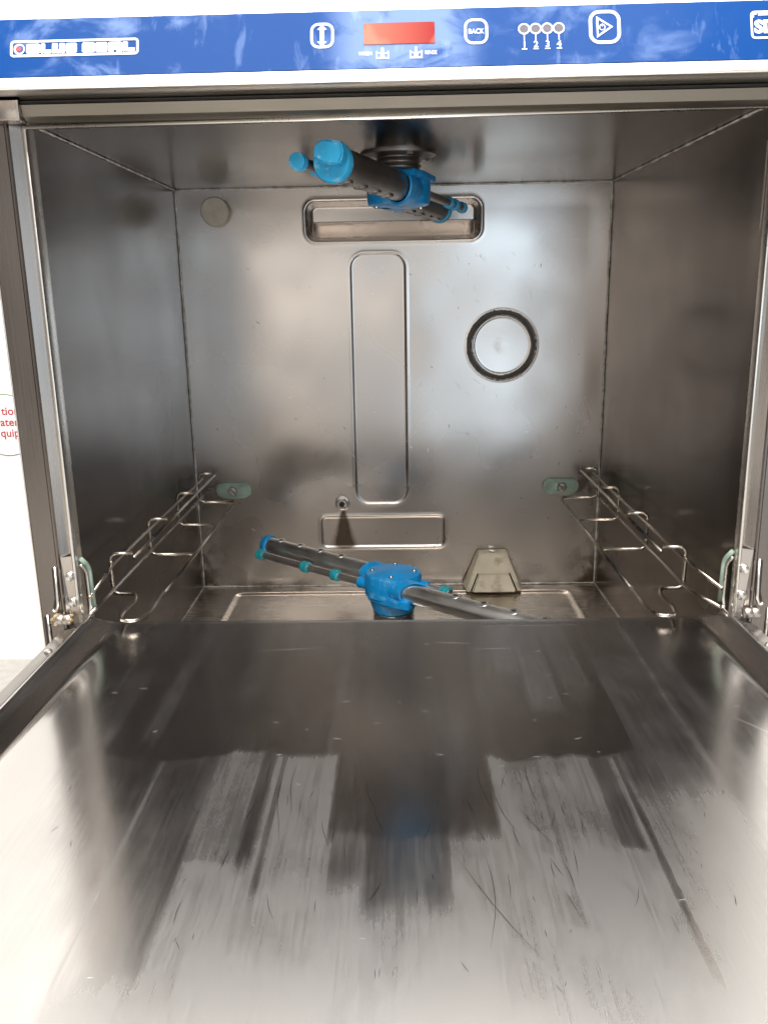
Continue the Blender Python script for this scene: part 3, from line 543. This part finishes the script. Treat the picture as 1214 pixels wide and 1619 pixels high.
upp = spray('upper_spray_arm', 'upper spray arm with big blue end cap hanging under the chamber ceiling', (.2775, .205, .4865), (-.295, -.955), .0128, .0125, .203, -1, 'tube_dull', 'cap')

# ------------------------------------------------------------------ door (folded down flat)
dx0 = -.0045
prof = [(-.0045, .095), (-.0045, .1255), (-.0038, .1268), (.0090, .1300), (.0118, .1335), (.0132, .1340), (.0146, .1334), (.0160, .1315), (.0215, .1285), (.0275, .1240), (.0315, .1224), (.0360, .1220)]
pz = [p[1] for p in prof]; px_ = [p[0] for p in prof]
us = np.array(px_+list(np.linspace(.042, 2*CX-.042, 80))+[2*CX-x for x in px_[::-1]]); zprof = np.array(pz+[.122]*80+pz[::-1])
YS = np.concatenate([[-.452, -.4515], np.linspace(-.450, .012, 90), [.0150, .0175, .019]])
def doorf(U, V):
    Z = np.interp(V, YS, YS*0)*0+np.broadcast_to(zprof[:, None], U.shape); inner = sm(U, .034, .05)*(1-sm(U, 2*CX-.05, 2*CX-.034))
    Z = Z+inner*warp(U, V, 18, .0012, 21)
    Z = Z - sm(V, .0145, .019)*.010
    Z = np.where((V < -.4505) & (V < -.4512), .095, Z)
    Um = np.minimum(U, 2*CX-U); Yv = np.minimum(V, .0015+.0175*sm(Um, .0150, .0370))
    return U, Yv, Z
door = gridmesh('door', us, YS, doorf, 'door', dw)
# the skirt and outer shell under the liner
bm = bmesh.new(); box(bm, -.0040, 2*CX+.0040, -.4505, -.003, .090, .118, .001); mk('door_shell', bm, 'frame', door)
for s in (-1, 1):
    bm = bmesh.new(); q = []
    pr = [(-.0052, .118), (-.0052, .1262), (-.0042, .1276), (.0085, .1306), (.0096, .1318)]
    rows = [[bm.verts.new((X(x, s), y, z)) for x, z in pr] for y in np.linspace(-.4525, -.018, 20)]
    for a, b_ in zip(rows, rows[1:]):
        for k in range(len(pr)-1): bm.faces.new((a[k], b_[k], b_[k+1], a[k+1]) if s < 0 else (a[k], a[k+1], b_[k+1], b_[k]))
    bmesh.ops.solidify(bm, geom=bm.faces[:], thickness=.0004) if False else None
    mk('side_rail', bm, 'rail', door, True, 35)
    bm = bmesh.new(); lathe(bm, [(.0030, 0), (.0032, .0006), (.0028, .0016), (.0008, .0022)], (X(.0035, s), -.064, .1296), (-.2*(-s), 0, 1), 18); mk('rail_screw', bm, 'bolt', door, True, 45)
    bm = bmesh.new()
    for j in range(2): lathe(bm, [(.0042, -.003), (.0046, -.0022), (.0046, .0022), (.0042, .003)], (X(-.003-.006*j, s), -.006, .1330), (1, 0, 0), 16)
    mk('hinge_roller', bm, 'bracket', door, True, 40)
# limescale lump at the left hinge
bm = bmesh.new()
for j in range(18):
    c_ = Vector((-.0085+random.uniform(-.008, .010), -.007+random.uniform(-.003, .004), .1340+random.uniform(-.004, .004)))
    ret = bmesh.ops.create_icosphere(bm, subdivisions=2, radius=random.uniform(.0008, .0022))
    for v in ret['verts']: v.co = v.co*random.uniform(.8, 1.2)+c_
mk('limescale_lump', bm, 'crud', door)
# scratches: hair-thin ribbons
def scratches(name, items, T, mat, parent, w0=.00035):
    bm = bmesh.new()
    for x, y, L, ang, curve in items:
        n = 7; a = ang; p = Vector((x, y)); pts = []
        for k in range(n): pts.append(p.copy()); p = p+Vector((math.cos(a), math.sin(a)))*L/(n-1); a += curve/n+random.uniform(-.09, .09)
        prev = None
        for k, q in enumerate(pts):
            d = (pts[min(k+1, n-1)]-pts[max(k-1, 0)]).normalized(); nn = Vector((-d.y, d.x)); ww = w0*.5*math.sin(PI*(k+.35)/(n-.3))
            cur = (bm.verts.new(T(q.x+nn.x*ww, q.y+nn.y*ww)), bm.verts.new(T(q.x-nn.x*ww, q.y-nn.y*ww)))
            if prev: bm.faces.new((prev[0], prev[1], cur[1], cur[0]))
            prev = cur
    o = mk(name, bm, mat, parent); o['kind'] = 'stuff'; return o
def TD(x, y): return Vector((x, y, .12235+float(sm(np.array(x), .034, .05)*(1-sm(np.array(x), 2*CX-.05, 2*CX-.034))*warp(np.array(x), np.array(y), 18, .0012, 21))))
U_ = random.uniform
it = [(.3015, -.300, .075, -1.15, -.2), (.3160, -.300, .062, -1.45, -.1), (.3205, -.215, .05, -1.75, .5), (.3250, -.23, .055, -1.5, .3), (.2125, -.215, .05, -1.6, .2), (.2065, -.23, .06, -1.62, .1), (.1975, -.212, .03, -1.7, .5), (.3475, -.215, .045, -1.7, .5), (.3380, -.26, .035, -1.2, .4)]
it += [(U_(.06, .5), U_(-.40, -.20), U_(.002, .008), U_(-2.1, -1.0), U_(-.7, .7)) for _ in range(40)]+[(U_(.17, .40), U_(-.33, -.21), U_(.004, .022), U_(-1.9, -1.25), U_(-.5, .5)) for _ in range(45)]
scratches('scratch_marks', it, TD, 'scr_dark', door, .00022)
it = [(U_(.05, .51), U_(-.40, .0), U_(.002, .006), U_(-.3, .5), U_(-.5, .5)) for _ in range(12)]+[(U_(.15, .40), U_(-.22, -.03), U_(.002, .007), U_(-.3, .4), U_(-.5, .5)) for _ in range(20)]+[(.165, -.05, .05, .15, .1), (.30, -.035, .03, -.1, 0), (.33, -.05, .035, .1, .1), (.49, -.16, .07, -.95, 0), (.46, -.33, .03, -1.1, 0)]
scratches('bright_scratch_marks', it, TD, 'scr_lite', door, .00018)
def TB(x, z): return Vector((x, float(back(np.array([x]), np.array([z]))[1][0])-.0003, z))
it = [(U_(.30, .50), U_(.24, .44), U_(.003, .014), U_(-1.9, -.5), U_(-.4, .4)) for _ in range(60)]+[(U_(.02, .52), U_(.05, .44), U_(.002, .008), U_(-1.9, 0), 0) for _ in range(40)]
scratches('bright_scratch_marks', it, TB, 'scr_lite', dw, .0004)
it = [(U_(.02, .52), U_(.03, .44), U_(.0015, .006), U_(-1.9, 0), 0) for _ in range(45)]
scratches('scratch_marks', it, TB, 'scr_dark', dw, .0006)
def TR(y, z): return Vector((W-.0016, y, z))
